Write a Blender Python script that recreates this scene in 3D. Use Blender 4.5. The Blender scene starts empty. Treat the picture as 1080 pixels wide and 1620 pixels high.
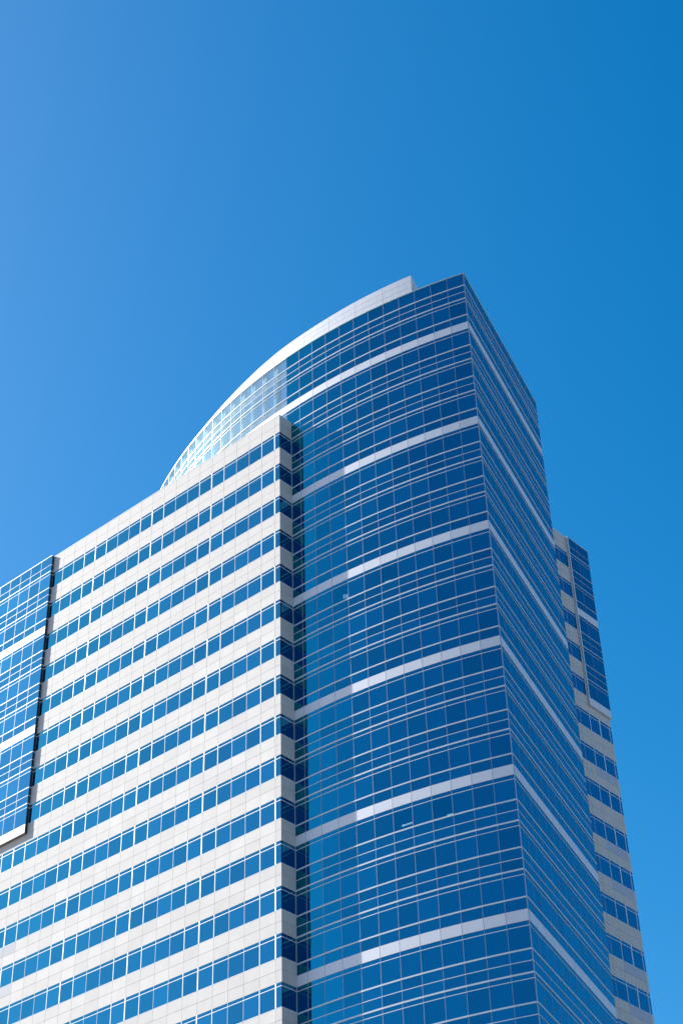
import bpy, math, random
import numpy as np
from mathutils import Matrix, Vector

random.seed(7)
SC = bpy.context.scene
COL = SC.collection

# ------------------------------------------------------------------ camera
Z0 = 110.99                      # height of the top stone row's window head above the ground
CAM = (84.66, -90.24, -109.29 + Z0)
YAW, PITCH, ROLL, FPX = -0.7071, 0.6755, -0.0332, 2686.6
F = Vector((math.sin(YAW) * math.cos(PITCH), math.cos(YAW) * math.cos(PITCH), math.sin(PITCH)))
R0 = Vector((math.cos(YAW), -math.sin(YAW), 0.0))
U0 = R0.cross(F)
RI = R0 * math.cos(ROLL) + U0 * math.sin(ROLL)
UP = U0 * math.cos(ROLL) - R0 * math.sin(ROLL)
cd = bpy.data.cameras.new('camera')
cam = bpy.data.objects.new('camera', cd)
COL.objects.link(cam)
cam.matrix_world = Matrix(((RI.x, UP.x, -F.x, CAM[0]), (RI.y, UP.y, -F.y, CAM[1]),
                           (RI.z, UP.z, -F.z, CAM[2]), (0, 0, 0, 1)))
cd.sensor_fit = 'VERTICAL'
cd.sensor_height = 36.0
cd.lens = FPX / 1620.0 * 36.0
cd.clip_start = 0.1
cd.clip_end = 6000
SC.camera = cam

# ------------------------------------------------------------------ sky, sun, exposure
SUN_AZ = math.radians(252.5)     # clockwise from +Y
SUN_EL = math.radians(36.0)
world = bpy.data.worlds.new("World")
SC.world = world
world.use_nodes = True
wn = world.node_tree
sky = wn.nodes.new('ShaderNodeTexSky')
sky.sky_type = 'NISHITA'
sky.sun_disc = False
sky.sun_elevation = SUN_EL
sky.sun_rotation = SUN_AZ
sky.altitude = 0
sky.air_density = 1.0
sky.dust_density = 1.0
sky.ozone_density = 0.0
# clear air with the strong colour separation of the photograph (a plain colour matrix, the same in every direction)
sep = wn.nodes.new('ShaderNodeSeparateColor')
com = wn.nodes.new('ShaderNodeCombineColor')
wn.links.new(sky.outputs[0], sep.inputs[0])
def mix_channel(src, a, b, dst):
    m1 = wn.nodes.new('ShaderNodeMath'); m1.operation = 'MULTIPLY'; m1.inputs[1].default_value = a
    m2 = wn.nodes.new('ShaderNodeMath'); m2.operation = 'MULTIPLY_ADD'; m2.inputs[1].default_value = -b
    m3 = wn.nodes.new('ShaderNodeMath'); m3.operation = 'MAXIMUM'; m3.inputs[1].default_value = 0.0
    wn.links.new(sep.outputs[src], m1.inputs[0])
    wn.links.new(sep.outputs[2], m2.inputs[0]); wn.links.new(m1.outputs[0], m2.inputs[2])
    wn.links.new(m2.outputs[0], m3.inputs[0]); wn.links.new(m3.outputs[0], com.inputs[dst])
mix_channel(0, 0.98, 0.383, 0)
mix_channel(1, 0.762, 0.082, 1)
pw = wn.nodes.new('ShaderNodeMath'); pw.operation = 'POWER'; pw.inputs[1].default_value = 0.87
mb = wn.nodes.new('ShaderNodeMath'); mb.operation = 'MULTIPLY'; mb.inputs[1].default_value = 1.17
wn.links.new(sep.outputs[2], pw.inputs[0]); wn.links.new(pw.outputs[0], mb.inputs[0])
wn.links.new(mb.outputs[0], com.inputs[2])
wn.links.new(com.outputs[0], wn.nodes['Background'].inputs[0])
wn.nodes['Background'].inputs[1].default_value = 0.0547

sd = bpy.data.lights.new('sun', 'SUN')
sd.energy = 2.6
sd.angle = math.radians(0.53)
sd.color = (1.0, 0.965, 0.92)
sun = bpy.data.objects.new('sun', sd)
COL.objects.link(sun)
sv = Vector((math.sin(SUN_AZ) * math.cos(SUN_EL), math.cos(SUN_AZ) * math.cos(SUN_EL), math.sin(SUN_EL)))
sun.rotation_euler = sv.to_track_quat('Z', 'Y').to_euler()

SC.view_settings.view_transform = 'Standard'
SC.view_settings.look = 'None'
SC.view_settings.gamma = 1.0
SC.view_settings.use_curve_mapping = False
SC.view_settings.exposure = 1.85

# ------------------------------------------------------------------ materials
def base_mat(name):
    m = bpy.data.materials.new(name)
    m.use_nodes = True
    return m, m.node_tree.nodes, m.node_tree.links, m.node_tree.nodes['Principled BSDF']

def stone_mat(name, col, var=0.05, rough=0.75, grain=0.06, scale=1.6):
    m, N, L, b = base_mat(name)
    geo = N.new('ShaderNodeNewGeometry')
    n1 = N.new('ShaderNodeTexNoise'); n1.inputs['Scale'].default_value = scale; n1.inputs['Detail'].default_value = 6
    L.new(geo.outputs['Position'], n1.inputs['Vector'])
    n2 = N.new('ShaderNodeTexNoise'); n2.inputs['Scale'].default_value = 45; n2.inputs['Detail'].default_value = 2
    L.new(geo.outputs['Position'], n2.inputs['Vector'])
    oi = N.new('ShaderNodeObjectInfo')
    def mr(sock, a, c):
        r = N.new('ShaderNodeMapRange'); r.inputs[3].default_value = a; r.inputs[4].default_value = c
        L.new(sock, r.inputs[0]); return r.outputs[0]
    a = mr(oi.outputs['Random'], 1 - var, 1 + var)
    c = mr(n1.outputs['Fac'], 1 - grain * 1.6, 1 + grain * 1.6)
    d = mr(n2.outputs['Fac'], 1 - grain * 1.5, 1 + grain * 1.5)
    m1 = N.new('ShaderNodeMath'); m1.operation = 'MULTIPLY'; L.new(a, m1.inputs[0]); L.new(c, m1.inputs[1])
    m2 = N.new('ShaderNodeMath'); m2.operation = 'MULTIPLY'; L.new(m1.outputs[0], m2.inputs[0]); L.new(d, m2.inputs[1])
    v = N.new('ShaderNodeVectorMath'); v.operation = 'SCALE'; v.inputs[0].default_value = col
    L.new(m2.outputs[0], v.inputs['Scale'])
    L.new(v.outputs[0], b.inputs['Base Color'])
    b.inputs['Roughness'].default_value = rough
    bp = N.new('ShaderNodeBump'); bp.inputs['Strength'].default_value = 0.15; bp.inputs['Distance'].default_value = 0.01
    L.new(n2.outputs['Fac'], bp.inputs['Height']); L.new(bp.outputs[0], b.inputs['Normal'])
    return m

def glass_mat(name, refl, body, rough=0.03, var=0.11, through=0.0, milk=0.0):
    """Coated facade glass: a tinted mirror coat over a dark body; 'through' lets part of the light pass, 'milk' is ceramic frit."""
    m, N, L, b = base_mat(name)
    oi = N.new('ShaderNodeObjectInfo')
    r = N.new('ShaderNodeMapRange'); r.inputs[3].default_value = 1 - var; r.inputs[4].default_value = 1 + var
    L.new(oi.outputs['Random'], r.inputs[0])
    v = N.new('ShaderNodeVectorMath'); v.operation = 'SCALE'; v.inputs[0].default_value = refl
    L.new(r.outputs[0], v.inputs['Scale'])
    L.new(v.outputs[0], b.inputs['Base Color'])
    b.inputs['Metallic'].default_value = 1.0
    b.inputs['Specular Tint'].default_value = (0.5, 0.95, 1.0, 1)
    b.inputs['Roughness'].default_value = rough
    geo = N.new('ShaderNodeNewGeometry')
    n1 = N.new('ShaderNodeTexNoise'); n1.inputs['Scale'].default_value = 0.55; n1.inputs['Detail'].default_value = 1
    L.new(geo.outputs['Position'], n1.inputs['Vector'])
    bp = N.new('ShaderNodeBump'); bp.inputs['Strength'].default_value = 0.25; bp.inputs['Distance'].default_value = 0.012
    L.new(n1.outputs['Fac'], bp.inputs['Height']); L.new(bp.outputs[0], b.inputs['Normal'])
    out = N['Material Output']
    under = N.new('ShaderNodeBsdfDiffuse'); under.inputs[0].default_value = (*body, 1)
    add = N.new('ShaderNodeAddShader')
    if through:
        tr = N.new('ShaderNodeBsdfTransparent'); tr.inputs[0].default_value = (0.78, 0.94, 0.95, 1)
        mx = N.new('ShaderNodeMixShader'); mx.inputs[0].default_value = through
        L.new(b.outputs[0], mx.inputs[1]); L.new(tr.outputs[0], mx.inputs[2])
        last = mx.outputs[0]
        if milk:
            df = N.new('ShaderNodeBsdfDiffuse'); df.inputs[0].default_value = (0.7, 0.74, 0.76, 1)
            tl = N.new('ShaderNodeBsdfTranslucent'); tl.inputs[0].default_value = (0.6, 0.66, 0.7, 1)
            dm = N.new('ShaderNodeMixShader'); dm.inputs[0].default_value = 0.35
            L.new(df.outputs[0], dm.inputs[1]); L.new(tl.outputs[0], dm.inputs[2])
            mm = N.new('ShaderNodeMixShader'); mm.inputs[0].default_value = milk
            L.new(last, mm.inputs[1]); L.new(dm.outputs[0], mm.inputs[2]); last = mm.outputs[0]
        L.new(last, out.inputs[0])
    else:
        L.new(b.outputs[0], add.inputs[0]); L.new(under.outputs[0], add.inputs[1])
        L.new(add.outputs[0], out.inputs[0])
    return m

def metal_mat(name, col, rough=0.4, var=0.03, metallic=0.0):
    m = stone_mat(name, col, var, rough, 0.015, 0.8)
    m.node_tree.nodes['Principled BSDF'].inputs['Metallic'].default_value = metallic
    return m

M = {}
M['stone'] = stone_mat('pale_stone', (0.59, 0.562, 0.515), 0.06, 0.75, 0.07, 0.8)
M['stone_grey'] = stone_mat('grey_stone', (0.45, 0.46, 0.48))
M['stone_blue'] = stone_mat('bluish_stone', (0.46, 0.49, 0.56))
M['joint'] = stone_mat('joint_backing', (0.30, 0.29, 0.28), 0)
M['white_frame'] = metal_mat('white_painted_frame', (0.74, 0.78, 0.83))
M['thin_frame'] = metal_mat('thin_grey_frame', (0.50, 0.53, 0.58))
M['rail'] = metal_mat('pale_aluminium_rail', (0.60, 0.645, 0.70), 0.35)
M['mullion'] = metal_mat('grey_aluminium_mullion', (0.27, 0.33, 0.43), 0.4)
M['band'] = metal_mat('white_metal_panel', (0.70, 0.71, 0.74), 0.45, 0.02)
M['fascia'] = metal_mat('white_fascia_panel', (0.74, 0.74, 0.74), 0.5, 0.02)
M['column'] = metal_mat('white_painted_column', (0.86, 0.87, 0.88), 0.5, 0.01)
M['coping'] = metal_mat('green_grey_coping', (0.42, 0.52, 0.54), 0.4)
M['dark'] = metal_mat('dark_cavity', (0.02, 0.022, 0.025), 0.7)
M['soffit'] = metal_mat('brown_grey_soffit', (0.16, 0.14, 0.12), 0.6)
M['glass'] = glass_mat('blue_coated_glass', (0.006, 0.225, 0.328), (0.002, 0.006, 0.012))
M['spandrel'] = glass_mat('blue_spandrel_glass', (0.006, 0.22, 0.322), (0.003, 0.007, 0.012), 0.05)
M['window'] = glass_mat('stone_wing_glass', (0.03, 0.235, 0.355), (0.002, 0.006, 0.012), 0.03)
M['bay_glass'] = glass_mat('pale_blue_bay_glass', (0.05, 0.245, 0.41), (0.002, 0.006, 0.012), 0.03)
M['screen'] = glass_mat('clear_screen_glass', (0.42, 0.60, 0.70), (0, 0, 0), 0.045, 0.04, through=0.74, milk=0.11)  # no frit here: milk paints the whitening of sun glare into the clear panes
M['screen_frit'] = glass_mat('fritted_screen_glass', (0.42, 0.60, 0.70), (0, 0, 0), 0.055, 0.04, through=0.74, milk=0.28)
M['view_glass'] = glass_mat('clearer_office_glass', (0.006, 0.225, 0.328), (0, 0, 0), 0.03, 0.0, through=0.14)
lm, lN, lL, lb = base_mat('ceiling_light_tube')
lb.inputs['Base Color'].default_value = (0.9, 0.92, 0.9, 1)
lb.inputs['Emission Color'].default_value = (1.0, 0.97, 0.92, 1)
lb.inputs['Emission Strength'].default_value = 4.5
M['light'] = lm
M['roof'] = stone_mat('grey_roof', (0.25, 0.25, 0.25))

# ------------------------------------------------------------------ pieces
CUBES = {}
def cube(mat):
    if mat not in CUBES:
        me = bpy.data.meshes.new(mat + '_piece')
        v = [(x - .5, y - .5, z - .5) for x in (0, 1) for y in (0, 1) for z in (0, 1)]
        f = [(0, 1, 3, 2), (4, 6, 7, 5), (0, 4, 5, 1), (2, 3, 7, 6), (0, 2, 6, 4), (1, 5, 7, 3)]
        me.from_pydata(v, [], f); me.materials.append(M[mat]); me.update()
        CUBES[mat] = me
    return CUBES[mat]

def project(p):
    d = Vector(p) - Vector(CAM)
    w = d.dot(F)
    return 540 + FPX * d.dot(RI) / w, 810 - FPX * d.dot(UP) / w

class Frame:
    """A straight stretch of wall: origin (x, y), direction along the wall, outward normal to its right."""
    def __init__(s, a, b):
        s.a = Vector((a[0], a[1], 0)); e = Vector((b[0], b[1], 0))
        s.len = (e - s.a).length
        s.u = (e - s.a).normalized()
        s.n = Vector((s.u.y, -s.u.x, 0))
    def mat4(s, s0, s1, z0, z1, d0, d1, tilt=0.0):
        c = s.a + s.u * ((s0 + s1) / 2) + s.n * ((d0 + d1) / 2) + Vector((0, 0, Z0 + (z0 + z1) / 2))
        x, y, z = s.u, s.n, Vector((0, 0, 1))
        if tilt:
            t1, t2 = random.gauss(0, tilt), random.gauss(0, tilt)
            y = (y + x * t1 + z * t2).normalized(); x = (x - y * x.dot(y)).normalized(); z = x.cross(y)
            if z.z < 0: z = -z
        x, y, z = x * (s1 - s0), y * (d1 - d0), z * (z1 - z0)
        return Matrix(((x.x, y.x, z.x, c.x), (x.y, y.y, z.y, c.y), (x.z, y.z, z.z, c.z), (0, 0, 0, 1)))

PIECES = []    # (name, mat, parent, matrix, label)
def piece(name, mat, parent, mtx, label=None):
    PIECES.append((name, mat, parent, mtx, label))

def link(o, parent=None):
    COL.objects.link(o)
    if parent: o.parent = parent
    return o

def mesh_obj(name, verts, faces, mat, parent=None):
    me = bpy.data.meshes.new(name)
    me.from_pydata([tuple(v) for v in verts], [], faces)
    me.materials.append(M[mat]); me.update()
    return link(bpy.data.objects.new(name, me), parent)

def prism(name, poly, z0, z1, mat, parent=None):
    n = len(poly)
    v = [(x, y, Z0 + z0) for x, y in poly] + [(x, y, Z0 + z1) for x, y in poly]
    f = [tuple(range(n - 1, -1, -1)), tuple(range(n, 2 * n))] + [(i, (i + 1) % n, n + (i + 1) % n, n + i) for i in range(n)]
    return mesh_obj(name, v, f, mat, parent)

def swept(name, pts, z0, z1, d0, d1, mat, parent, closed_ends=True, zt=None):
    """A bar following a polyline in plan (pts run left to right seen from outside), from depth d0 to d1 outward.
    zt: optional list of top heights per point."""
    n = len(pts)
    norms = []
    for i in range(n):
        a = Vector(pts[max(i - 1, 0)]); b = Vector(pts[min(i + 1, n - 1)])
        t = (b - a).normalized(); norms.append(Vector((t.y, -t.x)))
    v = []
    for i in range(n):
        p = Vector(pts[i]); m = norms[i]
        top = zt[i] if zt else z1
        for d, z in ((d0, z0), (d1, z0), (d1, top), (d0, top)):
            q = p + m * d
            v.append((q.x, q.y, Z0 + z))
    f = []
    for i in range(n - 1):
        a, b = 4 * i, 4 * i + 4
        for k in range(4):
            f.append((a + k, a + (k + 1) % 4, b + (k + 1) % 4, b + k))
    f += [(3, 2, 1, 0), (4 * n - 4, 4 * n - 3, 4 * n - 2, 4 * n - 1)]
    o = mesh_obj(name, v, f, mat, parent)
    return o

# ------------------------------------------------------------------ ground
g = 1500
M['ground'] = stone_mat('street_paving', (0.22, 0.185, 0.15), 0, 0.85, 0.1, 0.3)
me = bpy.data.meshes.new('ground')
me.from_pydata([(-g, -g, 0), (g, -g, 0), (g, g, 0), (-g, g, 0)], [], [(0, 1, 2, 3)])
me.materials.append(M['ground'])
go = link(bpy.data.objects.new('ground', me)); go['kind'] = 'structure'

# ------------------------------------------------------------------ levels and plan
H = 4.0
A_, B_, C_ = 0.078 * H, 0.5237 * H, 0.754 * H
MID_, HR_, BB_ = 0.746 * H, -0.032 * H, -0.013 * H     # mid rail; head rail and band bottom lie a little above the head      # strip, sill, mid joint below a window head
BS = 0.503 * H                                       # sill of the stone wings
MOD = 1.7175
ZT, ZW = 11.48, 2.17
KMAX = 26
CX, CY, RAD, TH0, DTH = 0.683, 62.553, 60.7985, -1.2492, 0.02862
def arc(n):
    t = TH0 - n * DTH
    return (CX + RAD * math.cos(t), CY + RAD * math.sin(t))
P = arc(0)
RC = (13.85, 24.778)
QX, QY = 8.81, 39.15
ZBASE = -Z0

tower = bpy.data.objects.new('office_tower', None)
tower.empty_display_size = 5
link(tower)
tower['label'] = 'tall office tower with curved blue glass front and white stone banded wings'
tower['category'] = 'office building'

# ------------------------------------------------------------------ stone wings
def stone_wall(fr, part, marks, smax, rows, special=None, first=0.0, corner_gap=0.10, heads_from=0):
    """marks: sorted list of (s, kind) mullion lines along the frame; windows run between neighbours."""
    G = 0.012
    S = [(first, 'corner')] + marks + [(smax, 'end')]
    for k in range(-1, rows):
        zs = -k * H - BS if k >= 0 else ZW
        zh = -(k + 1) * H
        zm = zh + 1.0
        for i in range(len(S) - 1):
            s0, s1 = S[i][0], S[i + 1][0]
            a = s0 + (G if i else corner_gap - 0.1); b = s1 - G
            if special: m_u, m_l, skip = special(k, i)
            else: m_u, m_l, skip = 'stone', 'stone', False
            piece('stone_panel', m_u, part, fr.mat4(a, b, zm + G, zs, -0.10, 0, 0.0012))
            piece('stone_panel', m_l, part, fr.mat4(a, b, zh, zm - G, -0.10, 0, 0.0012))
        if k < 0: continue
        z0, z1, zt_ = -k * H - BS, -k * H, -k * H - A_
        for i in range(len(S) - 1):
            s0, s1 = S[i][0], S[i + 1][0]
            a = s0 if i else first + (0.03 if corner_gap <= 0.1 else 0.14)
            piece('window_pane', 'window', part, fr.mat4(a, s1, z0, zt_ - 0.04, -0.045, -0.014, 0.0009))
            piece('clerestory_pane', 'window', part, fr.mat4(a, s1, zt_ + 0.04, z1, -0.045, -0.014, 0.0009))
        piece('transom', 'white_frame', part, fr.mat4(first + 0.03, smax, zt_ - 0.027, zt_ + 0.027, -0.013, 0.006))
        piece('window_sill', 'white_frame', part, fr.mat4(first + 0.03, smax, z0, z0 + 0.03, -0.013, 0.008))
        for s, kind in marks:
            w, mt, dp, nm = {'thick': (0.135, 'white_frame', 0.016, 'wide_mullion'), 'medium': (0.075, 'white_frame', 0.012, 'mullion'),
                             'thin': (0.04, 'thin_frame', 0.003, 'thin_mullion')}[kind]
            piece(nm, mt, part, fr.mat4(s - w / 2, s + w / 2, z0 + 0.05, z1 - (0 if kind != 'thin' else 0.001), -0.013, dp))

def marks(s_first_thick, smax, start=0.0):
    out = []
    i = 0
    while s_first_thick - i * MOD > start + 0.2: i += 1
    for j in range(-i + 1, 60):
        s = s_first_thick + j * MOD
        if s >= smax - 0.2: break
        out.append((s, ('thick', 'medium', 'thin', 'thin', 'medium')[j % 5]))
    return out

WX = 60.0
front = prism('stone_wing', [(-WX, 0.16), (-0.16, 0.16), (-0.16, 1.70), (-0.16, 38.0), (-WX, 38.0)], ZBASE, ZW - 0.6, 'joint', tower)
front['label'] = 'long sunlit white stone wing with rows of ribbon windows'
# seen from outside (from -Y) the wall runs from the corner at x=0 towards -x, so the frame is mirrored
class FrameL(Frame):
    def __init__(s, a, b):
        Frame.__init__(s, a, b); s.n = -s.n
f1 = FrameL((0, 0), (-WX, 0))
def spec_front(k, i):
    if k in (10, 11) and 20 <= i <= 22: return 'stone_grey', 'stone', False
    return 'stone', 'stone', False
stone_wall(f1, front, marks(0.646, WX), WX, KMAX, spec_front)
# short return beside the curved glass
f2 = Frame((0, 0), (0, 1.72))
stone_wall(f2, front, [], 1.72, KMAX, None, 0.0, 0.20)
piece('corner_mullion', 'thin_frame', front, f2.mat4(1.64, 1.72, -KMAX * H, 0, -0.013, 0.01))
# parapet thickness and coping
piece('coping', 'fascia', front, f1.mat4(0.0, WX, ZW, ZW + 0.05, -0.45, 0.015))
piece('coping', 'fascia', front, f2.mat4(0.002, 1.72, ZW, ZW + 0.048, -0.45, 0.013))
piece('parapet_wall', 'joint', front, f1.mat4(0.16, WX, ZW - 0.7, ZW, -0.45, -0.11))

rear = prism('stone_wing.001', [(-30, 26), (QX - 0.16, 26), (QX - 0.16, QY), (-30, QY)], ZBASE, ZW - 0.6, 'joint', tower)
rear['label'] = 'shaded grey stone wing behind the glass tower'
f3 = FrameL((QX, QY), (QX, 26.5))
f3.n = Vector((1, 0, 0))
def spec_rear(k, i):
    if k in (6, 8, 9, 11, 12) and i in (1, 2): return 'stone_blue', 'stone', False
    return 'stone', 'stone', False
mk3 = [(s, kd) for s, kd in [(0.43, 'medium'), (2.13, 'thick'), (3.84, 'medium'), (5.55, 'thin'), (7.27, 'thin'), (8.98, 'medium'), (10.7, 'thick')]]
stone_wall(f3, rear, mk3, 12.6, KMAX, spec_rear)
piece('coping', 'fascia', rear, f3.mat4(0, 12.6, ZW, ZW + 0.05, -0.45, 0.015))
piece('parapet_wall', 'joint', rear, f3.mat4(0.12, 12.6, ZW - 0.7, ZW, -0.45, -0.11))

# ------------------------------------------------------------------ glass curtain walls
def levels(z_top, k_from, k_to, low_row='spandrel_pane'):
    """rows of a curtain wall from z_top down: (z_upper, z_lower, type) and rails (z, height, depth)."""
    rows, rails = [], []
    zs = -(k_from) * H - B_
    rows.append((z_top, zs, 'vision_pane')); rails.append((zs, 'sill'))
    k = k_from
    while k < k_to:
        band = (k + 1) % 3 == 2
        zm = -k * H - (C_ if band else MID_)
        zh = -(k + 1) * H - (BB_ if band else HR_)
        rows.append((zs, zm, 'spandrel_pane'))
        if band:
            rows.append((zm, zh, 'metal_panel'))
        else:
            rails.append((zm, 'mid')); rails.append((zh, 'head'))
            rows.append((zm, zh, low_row))
        k += 1
        zt_, zs = -k * H - A_, -k * H - B_
        rows.append((zh, zt_, 'clerestory_pane')); rails.append((zt_, 'mid'))
        rows.append((zt_, zs, 'vision_pane')); rails.append((zs, 'sill'))
    return rows, rails

RAIL = {'sill': (0.125, 0.035), 'head': (0.135, 0.035), 'mid': (0.062, 0.02)}
NC = 12           # modules of the solid part of the curve
SPOTS = [(8.16, -21.61, 'bars'), (5.27, -45.68, 'tube'), (3.14, -45.95, 'short'), (5.64, -21.94, 'short')]   # ceiling lights seen through the glass
def curtain(frames, part, z_top, k_from, k_to, zmin=None, names=None, mats=None, spots=False):
    rows, rails = levels(z_top, k_from, k_to, 'lower_pane' if names else 'spandrel_pane')
    mats = mats or {'vision_pane': 'glass', 'spandrel_pane': 'spandrel', 'clerestory_pane': 'spandrel', 'metal_panel': 'band'}
    for fi, fr in enumerate(frames):
        for z1, z0, t in rows:
            if zmin is not None and z1 <= zmin + 0.05: continue
            z0c = max(z0, zmin) if zmin is not None else z0
            lit = [q for q in SPOTS if spots and NC - fi - 1 < q[0] < NC - fi and z0 < q[1] < z1]
            if lit:
                n_, z_, kd = lit[0]
                piece(t, 'view_glass', part, fr.mat4(0.0, fr.len, z0 + 0.004, z1 - 0.004, -0.03, 0, 0.0))
                x_ = (NC - fi - n_) * fr.len
                if kd == 'bars':
                    for q in range(3): piece('ceiling_light', 'light', part, fr.mat4(x_ - 0.28 + q * 0.2, x_ - 0.18 + q * 0.2, z_ - 0.22 - q * 0.05, z_ + 0.22 - q * 0.05, -0.052, -0.036))
                else:
                    w_ = 0.55 if kd == 'tube' else 0.3
                    piece('ceiling_light', 'light', part, fr.mat4(x_ - w_, x_ + w_, z_ - 0.07, z_ + 0.07, -0.052, -0.036))
                continue
            if t == 'metal_panel':
                piece(t, mats[t], part, fr.mat4(0.022, fr.len - 0.022, z0c + 0.012, z1 - 0.012, -0.03, 0.02, 0.0006))
            else:
                piece((names or {}).get(t, t), mats[t], part, fr.mat4(0.0, fr.len, z0c + 0.004, z1 - 0.004, -0.03, 0, 0.0012))
    return rails

def rails_on(pts, rails, part, zmin=None):
    for z, t in rails:
        if zmin is not None and z < zmin: continue
        h, d = RAIL[t]
        swept('rail', pts, z - h / 2, z + h / 2, -0.02, d, 'rail', part)

def mullions_at(frames, part, z0, z1, last=True):
    for i, fr in enumerate(frames):
        piece('mullion', 'mullion', part, fr.mat4(-0.021, 0.021, z0, z1, -0.02, 0.016))
    if last:
        fr = frames[-1]
        piece('mullion', 'mullion', part, fr.mat4(fr.len - 0.021, fr.len + 0.021, z0, z1, -0.02, 0.016))

arcpts = [arc(n) for n in range(NC, -1, -1)]
cframes = [Frame(arcpts[i], arcpts[i + 1]) for i in range(NC)]
def inset(n, d):
    t = TH0 - n * DTH
    return (CX + (RAD - d) * math.cos(t), CY + (RAD - d) * math.sin(t))
ru = (Vector(RC) - Vector(P)); rl = ru.length; ru.normalize(); rn = Vector((ru.y, -ru.x))
Pi = Vector(inset(0, 0.06)) - rn * 0.06
Ri = Vector(RC) - rn * 0.06
body = prism('curved_glass_wall', [inset(n, 0.06) for n in range(NC, 0, -1)] + [tuple(Pi), tuple(Ri), (-0.6, 25.4)], ZBASE, ZT - 0.5, 'dark', tower)
body['label'] = 'convex curved wall of dark blue glass crossed by pale rails'
rails = curtain(cframes, body, ZT, -3, KMAX, spots=True)
rails_on(arcpts, rails, body)
mullions_at(cframes[1:], body, -KMAX * H, ZT, False)
swept('coping', arcpts, ZT - 0.02, ZT + 0.09, -0.25, 0.05, 'coping', body)

flat = mesh_obj('flat_glass_wall', [(*(Vector(P) - rn * 0.05), ZBASE + Z0), (*(Vector(RC) - rn * 0.05), ZBASE + Z0),
                                    (*(Vector(RC) - rn * 0.05), Z0 + ZT - 0.3), (*(Vector(P) - rn * 0.05), Z0 + ZT - 0.3)], [(0, 1, 2, 3)], 'dark', tower)
flat['label'] = 'flat shaded wall of blue glass on the right of the sharp corner'
fpts = [tuple(Vector(P) + ru * (rl * i / 12)) for i in range(13)]
fframes = [Frame(fpts[i], fpts[i + 1]) for i in range(12)]
rails = curtain(fframes, flat, ZT, -3, KMAX)
rails_on([fpts[0], fpts[-1]], rails, flat)
mullions_at(fframes[1:], flat, -KMAX * H, ZT, True)
swept('coping', [fpts[0], fpts[-1]], ZT - 0.018, ZT + 0.088, -0.25, 0.05, 'coping', flat)
# the sharp corner post
cp = Frame(P, fpts[1])
piece('corner_post', 'mullion', flat, Matrix.Translation((0, 0, 0)) @ cp.mat4(-0.02, 0.02, -KMAX * H, ZT, -0.05, 0.03))

# ------------------------------------------------------------------ projecting bays
def bay(fr_wall, s0, s1, k_to, part, side_first, label, side_mat, under_mat):
    """fr_wall: frame of the stone wall; bay covers s0..s1, proud by 0.30; bottom at mid joint of row k_to"""
    D = 0.30 if side_mat == 'dark' else 0.19
    fr = Frame.__new__(Frame); fr.a = fr_wall.a + fr_wall.n * D; fr.u = fr_wall.u; fr.n = fr_wall.n; fr.len = fr_wall.len
    zb = -k_to * H - C_
    nm = max(1, round((s1 - s0) / MOD))
    xs = [s0 + i * MOD for i in range(nm)] + [s1]
    if s1 - xs[-2] < 0.3: xs.pop(-2)
    rows, rls = levels(ZW, 0, k_to)
    rows = [(ZW, 1.0, 'spandrel_pane'), (1.0, -HR_, 'spandrel_pane'), (-HR_, -A_, 'clerestory_pane'), (-A_, -B_, 'vision_pane')] + rows[1:]
    rls = [(1.0, 'mid'), (-HR_, 'head'), (-A_, 'mid')] + rls
    rows.append((rows[-1][1], zb, 'metal_panel'))
    rls = [r for r in rls if abs(r[0] - rows[-1][0]) > 0.01]
    for a, b in zip(xs[:-1], xs[1:]):
        for z1, z0, t in rows:
            if t == 'metal_panel':
                piece(t, 'band', part, fr.mat4(a + 0.02, b - 0.02, z0 + 0.012, z1 - 0.012, -0.03, 0.02, 0.0006))
            else:
                piece(t, 'bay_glass' if side_mat == 'dark' else 'glass', part,
                      fr.mat4(a, b, z0 + 0.004, z1 - 0.004, -0.03, 0, 0.0012))
    for z, t in rls:
        h, d = {'sill': (0.07, 0.03), 'head': (0.08, 0.03), 'mid': (0.034, 0.02)}[t]
        piece('rail', 'rail', part, fr.mat4(s0 + 0.02, s1, z - h / 2, z + h / 2, -0.02, d))
    for x in xs[1:]:
        piece('mullion', 'mullion', part, fr.mat4(x - 0.016, x + 0.016, zb + 0.02, ZW - 0.02, -0.02, 0.014))
    piece('coping', 'band' if side_mat == 'dark' else 'coping', part, fr.mat4(s0 - 0.02, s1 + 0.02, ZW - 0.01, ZW + 0.07, -D + 0.03, 0.04))
    piece('side_panel', side_mat, part, fr.mat4(s0, s0 + 0.05, zb, ZW - 0.012, -D + 0.002, -0.031))
    piece('soffit', under_mat, part, fr.mat4(s0 + 0.051, s1, zb - 0.03, zb + 0.02, -D + 0.002, 0.0))
    piece('bottom_rail', under_mat, part, fr.mat4(s0 - 0.01, s1, zb - 0.06, zb - 0.031, -D + 0.002, 0.012))
    if side_mat != 'dark':
        piece('bay_frame', side_mat, part, fr.mat4(s0 - 0.004, s0 + 0.15, zb + 0.001, ZW - 0.013, 0.001, 0.034))
    if side_mat == 'dark':
        for z, t in rls:
            h, d = RAIL[t]
            piece('side_rail', 'thin_frame', part, fr.mat4(s0 - 0.03, s0 - 0.001, z - h / 2, z + h / 2, -D + 0.004, -0.03))
    return fr

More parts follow.
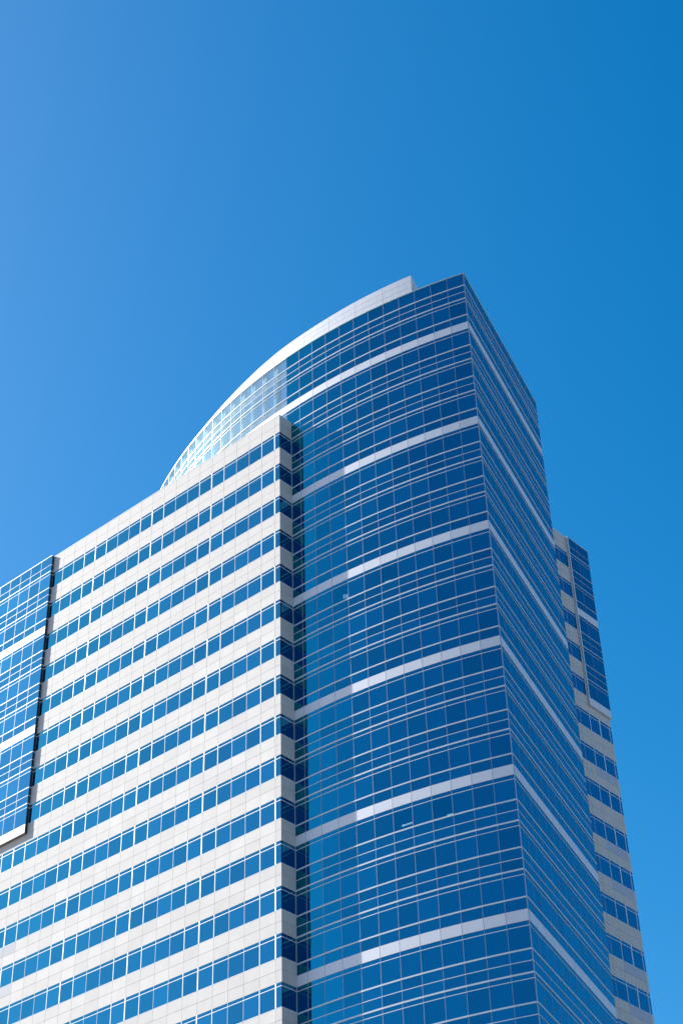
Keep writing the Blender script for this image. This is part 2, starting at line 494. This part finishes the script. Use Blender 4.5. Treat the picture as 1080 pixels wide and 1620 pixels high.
def bay_body(name, fr_wall, s0, s1, k_to, label, dd=0.26):
    zb = -k_to * H - C_
    a = fr_wall.a + fr_wall.u * (s0 + 0.05) + fr_wall.n * 0.004
    b = fr_wall.a + fr_wall.u * s1 + fr_wall.n * 0.004
    c = b + fr_wall.n * dd; d = a + fr_wall.n * dd
    o = prism(name, [(a.x, a.y), (b.x, b.y), (c.x, c.y), (d.x, d.y)], zb + 0.021, ZW - 0.012, 'dark', tower)
    o['label'] = label
    return o
bb1 = bay_body('projecting_bay', f1, 33.24, WX, 7, 'blue glass bay projecting from the sunlit stone wing')
bay(f1, 33.24, WX, 7, bb1, True, '', 'dark', 'soffit')
bb2 = bay_body('projecting_bay.001', f3, -0.04, 3.72, 4, 'blue glass bay projecting from the shaded stone wing', 0.15)
f3r = Frame.__new__(Frame); f3r.a = f3.a + f3.u * 3.78; f3r.u = -f3.u; f3r.n = f3.n; f3r.len = 3.8
bay(f3r, 0.0, 3.80, 4, bb2, True, '', 'band', 'coping')

# ------------------------------------------------------------------ rooftop glass screen over the wing
NS = 34
spts = [arc(n) for n in range(NS, NC - 1, -1)]
sframes = [Frame(spts[i], spts[i + 1]) for i in range(len(spts) - 1)]
ZR = ZW - 0.6
scr = swept('rooftop_screen', spts, ZR, ZR + 0.35, -0.2, 0.03, 'band', tower)
scr['label'] = 'sunlit curved glass screen standing above the stone wing roof'
SM = {'vision_pane': 'screen', 'spandrel_pane': 'screen_frit', 'clerestory_pane': 'screen', 'lower_pane': 'screen', 'metal_panel': 'band'}
rails = curtain(sframes, scr, ZT, -3, 0, ZR, {'vision_pane': 'screen_pane', 'spandrel_pane': 'fritted_pane', 'clerestory_pane': 'screen_strip', 'lower_pane': 'screen_pane'}, SM)
for z, t in rails:
    if z > ZR:
        h, d = {'sill': (0.10, 0.05), 'head': (0.10, 0.05), 'mid': (0.045, 0.03)}[t]
        swept('rail', spts, z - h / 2, z + h / 2, -0.05, d, 'rail', scr)
for fr in sframes:
    piece('mullion', 'rail', scr, fr.mat4(-0.02, 0.02, ZR, ZT, -0.04, 0.025))
swept('coping', spts, ZT - 0.02, ZT + 0.09, -0.08, 0.05, 'band', scr)

def column(x, y, r, z0, z1, parent):
    n = 14
    v = [(x + r * math.cos(2 * math.pi * i / n), y + r * math.sin(2 * math.pi * i / n), Z0 + z) for z in (z0, z1) for i in range(n)]
    f = [(i, (i + 1) % n, n + (i + 1) % n, n + i) for i in range(n)] + [tuple(range(n - 1, -1, -1)), tuple(range(n, 2 * n))]
    o = mesh_obj('column', v, f, 'column', parent)
    for p in o.data.polygons[:n]: p.use_smooth = True
for n in range(NC + 1, NS + 1):
    x, y = inset(n, 0.50)
    column(x, y, 0.33, ZR, ZT + 0.3, scr)
for z in (9.4, 5.4):
    swept('girt', [inset(n, 0.85) for n in range(NS, NC, -1)], z - 0.09, z + 0.09, -0.10, 0.08, 'fascia', scr)

# ------------------------------------------------------------------ curved white fascia on top
def lerp(t, xs, ys):
    for i in range(len(xs) - 1):
        if t <= xs[i + 1]:
            return ys[i] + (ys[i + 1] - ys[i]) * max(0, (t - xs[i])) / (xs[i + 1] - xs[i])
    return ys[-1]
RN = [3.14, 5, 7, 9, 10.5, 12.5, 14.4, 16.2, 19.3, 21, 25, 34]
RZ = [13.92, 13.85, 13.75, 13.58, 13.48, 13.34, 13.0, 12.6, 12.0, 11.86, 11.80, 11.75]
def rz(n): return lerp(n, RN, RZ)
joints = [3.14, 5.0, 6.88, 8.74, 10.6, 12.46, 14.32, 16.18, 18.04, 19.9, 21.76, 23.62, 25.48, 27.34, 29.2, 31.06, 34]
core_n = [34 - i * (34 - 3.2) / 40 for i in range(41)]
fas = swept('roof_fascia', [inset(n, 0.10) for n in core_n], ZT + 0.02, 0, -0.16, 0.0, 'joint', tower, True, [rz(n) - 0.03 for n in core_n])
fas['label'] = 'curved white panelled fascia sweeping along the roof edge'
for a, b in zip(joints[:-1], joints[1:]):
    m = 4
    ns = [b - 0.008 - (b - a - 0.016) * i / m for i in range(m + 1)]
    for lo, hi in ((0.0, 0.30), (0.315, 0.66), (0.675, 1.0)):
        if a > 19 and lo > 0: continue
        pts = [inset(n, 0.10) for n in ns]
        n_ = len(pts); v = []
        full = a > 19
        for n, p in zip(ns, pts):
            t = TH0 - n * DTH
            zb, zt_ = ZT + 0.092, rz(n)
            z0 = zb + (zt_ - zb) * lo; z1 = zb + (zt_ - zb) * (1.0 if full else hi)
            for d, z in ((0.003, z0), (0.055, z0), (0.055, z1), (0.003, z1)):
                v.append((p[0] + d * math.cos(t), p[1] + d * math.sin(t), Z0 + z))
        f = []
        for i in range(n_ - 1):
            q, w = 4 * i, 4 * i + 4
            for k in range(4): f.append((q + k, q + (k + 1) % 4, w + (k + 1) % 4, w + k))
        f += [(3, 2, 1, 0), (4 * n_ - 4, 4 * n_ - 3, 4 * n_ - 2, 4 * n_ - 1)]
        mesh_obj('fascia_panel', v, f, 'fascia', fas)
e0 = Vector(inset(3.14, 0.06)); e1 = e0 + ru * 7.0
fe = Frame(e0, e1)
for i in range(3):
    piece('end_panel', 'fascia', fas, fe.mat4(i * 2.33 + 0.05, i * 2.33 + 2.32, ZT - 0.2, 13.92, -0.06, 0.0))

# ------------------------------------------------------------------ pieces become objects
def area_px(mtx):
    uv = [project(mtx @ Vector((x, y, z))) for x in (-.5, .5) for z in (-.5, .5) for y in (.5,)]
    cx = sum(p[0] for p in uv) / 4; cy = sum(p[1] for p in uv) / 4
    a, b, c, d = uv[0], uv[1], uv[3], uv[2]
    q = (a, b, c, d)
    ar = abs(sum(q[i][0] * q[(i + 1) % 4][1] - q[(i + 1) % 4][0] * q[i][1] for i in range(4))) / 2
    inside = any(-15 < p[0] < 1095 and -15 < p[1] < 1635 for p in uv + [(cx, cy)])
    return ar if inside else 0.0

CAP = {'clerestory_pane': 0, 'screen_strip': 60, 'thin_mullion': 0, 'side_rail': 0}
by = {}
for p in PIECES: by.setdefault(p[0], []).append(p)
CORN = np.array([(x - .5, y - .5, z - .5) for x in (0, 1) for y in (0, 1) for z in (0, 1)])
QF = np.array([(0, 1, 3, 2), (4, 6, 7, 5), (0, 4, 5, 1), (2, 3, 7, 6), (0, 2, 6, 4), (1, 5, 7, 3)])
for name, ps in by.items():
    sc_ = sorted(((area_px(p[3]), i) for i, p in enumerate(ps)), reverse=True)
    cap = CAP.get(name, 300)
    keep = {i for a, i in sc_[:cap] if a > 0}
    rest = {}
    for i, (nm, mt, par, mtx, lab) in enumerate(ps):
        if i in keep:
            o = bpy.data.objects.new(nm, cube(mt))
            COL.objects.link(o); o.parent = par
            o.matrix_world = mtx
        else:
            rest.setdefault(par.name, (par, {}))[1].setdefault(mt, []).append(mtx)
    for par, groups in rest.values():
        V, FC, MI, mats = [], [], [], []
        for mi, (mt, ml) in enumerate(groups.items()):
            mats.append(M[mt])
            for mtx in ml:
                m = np.array(mtx)
                FC.append(QF + 8 * len(V))
                V.append(CORN @ m[:3, :3].T + m[:3, 3]); MI += [mi] * 6
        me = bpy.data.meshes.new(name + 's')
        me.from_pydata(np.concatenate(V).tolist(), [], np.concatenate(FC).tolist())
        for m in mats: me.materials.append(m)
        me.polygons.foreach_set('material_index', MI); me.update()
        o = bpy.data.objects.new(name + 's', me)
        COL.objects.link(o); o.parent = par
        o['kind'] = 'stuff'
print('objects', len(bpy.data.objects))
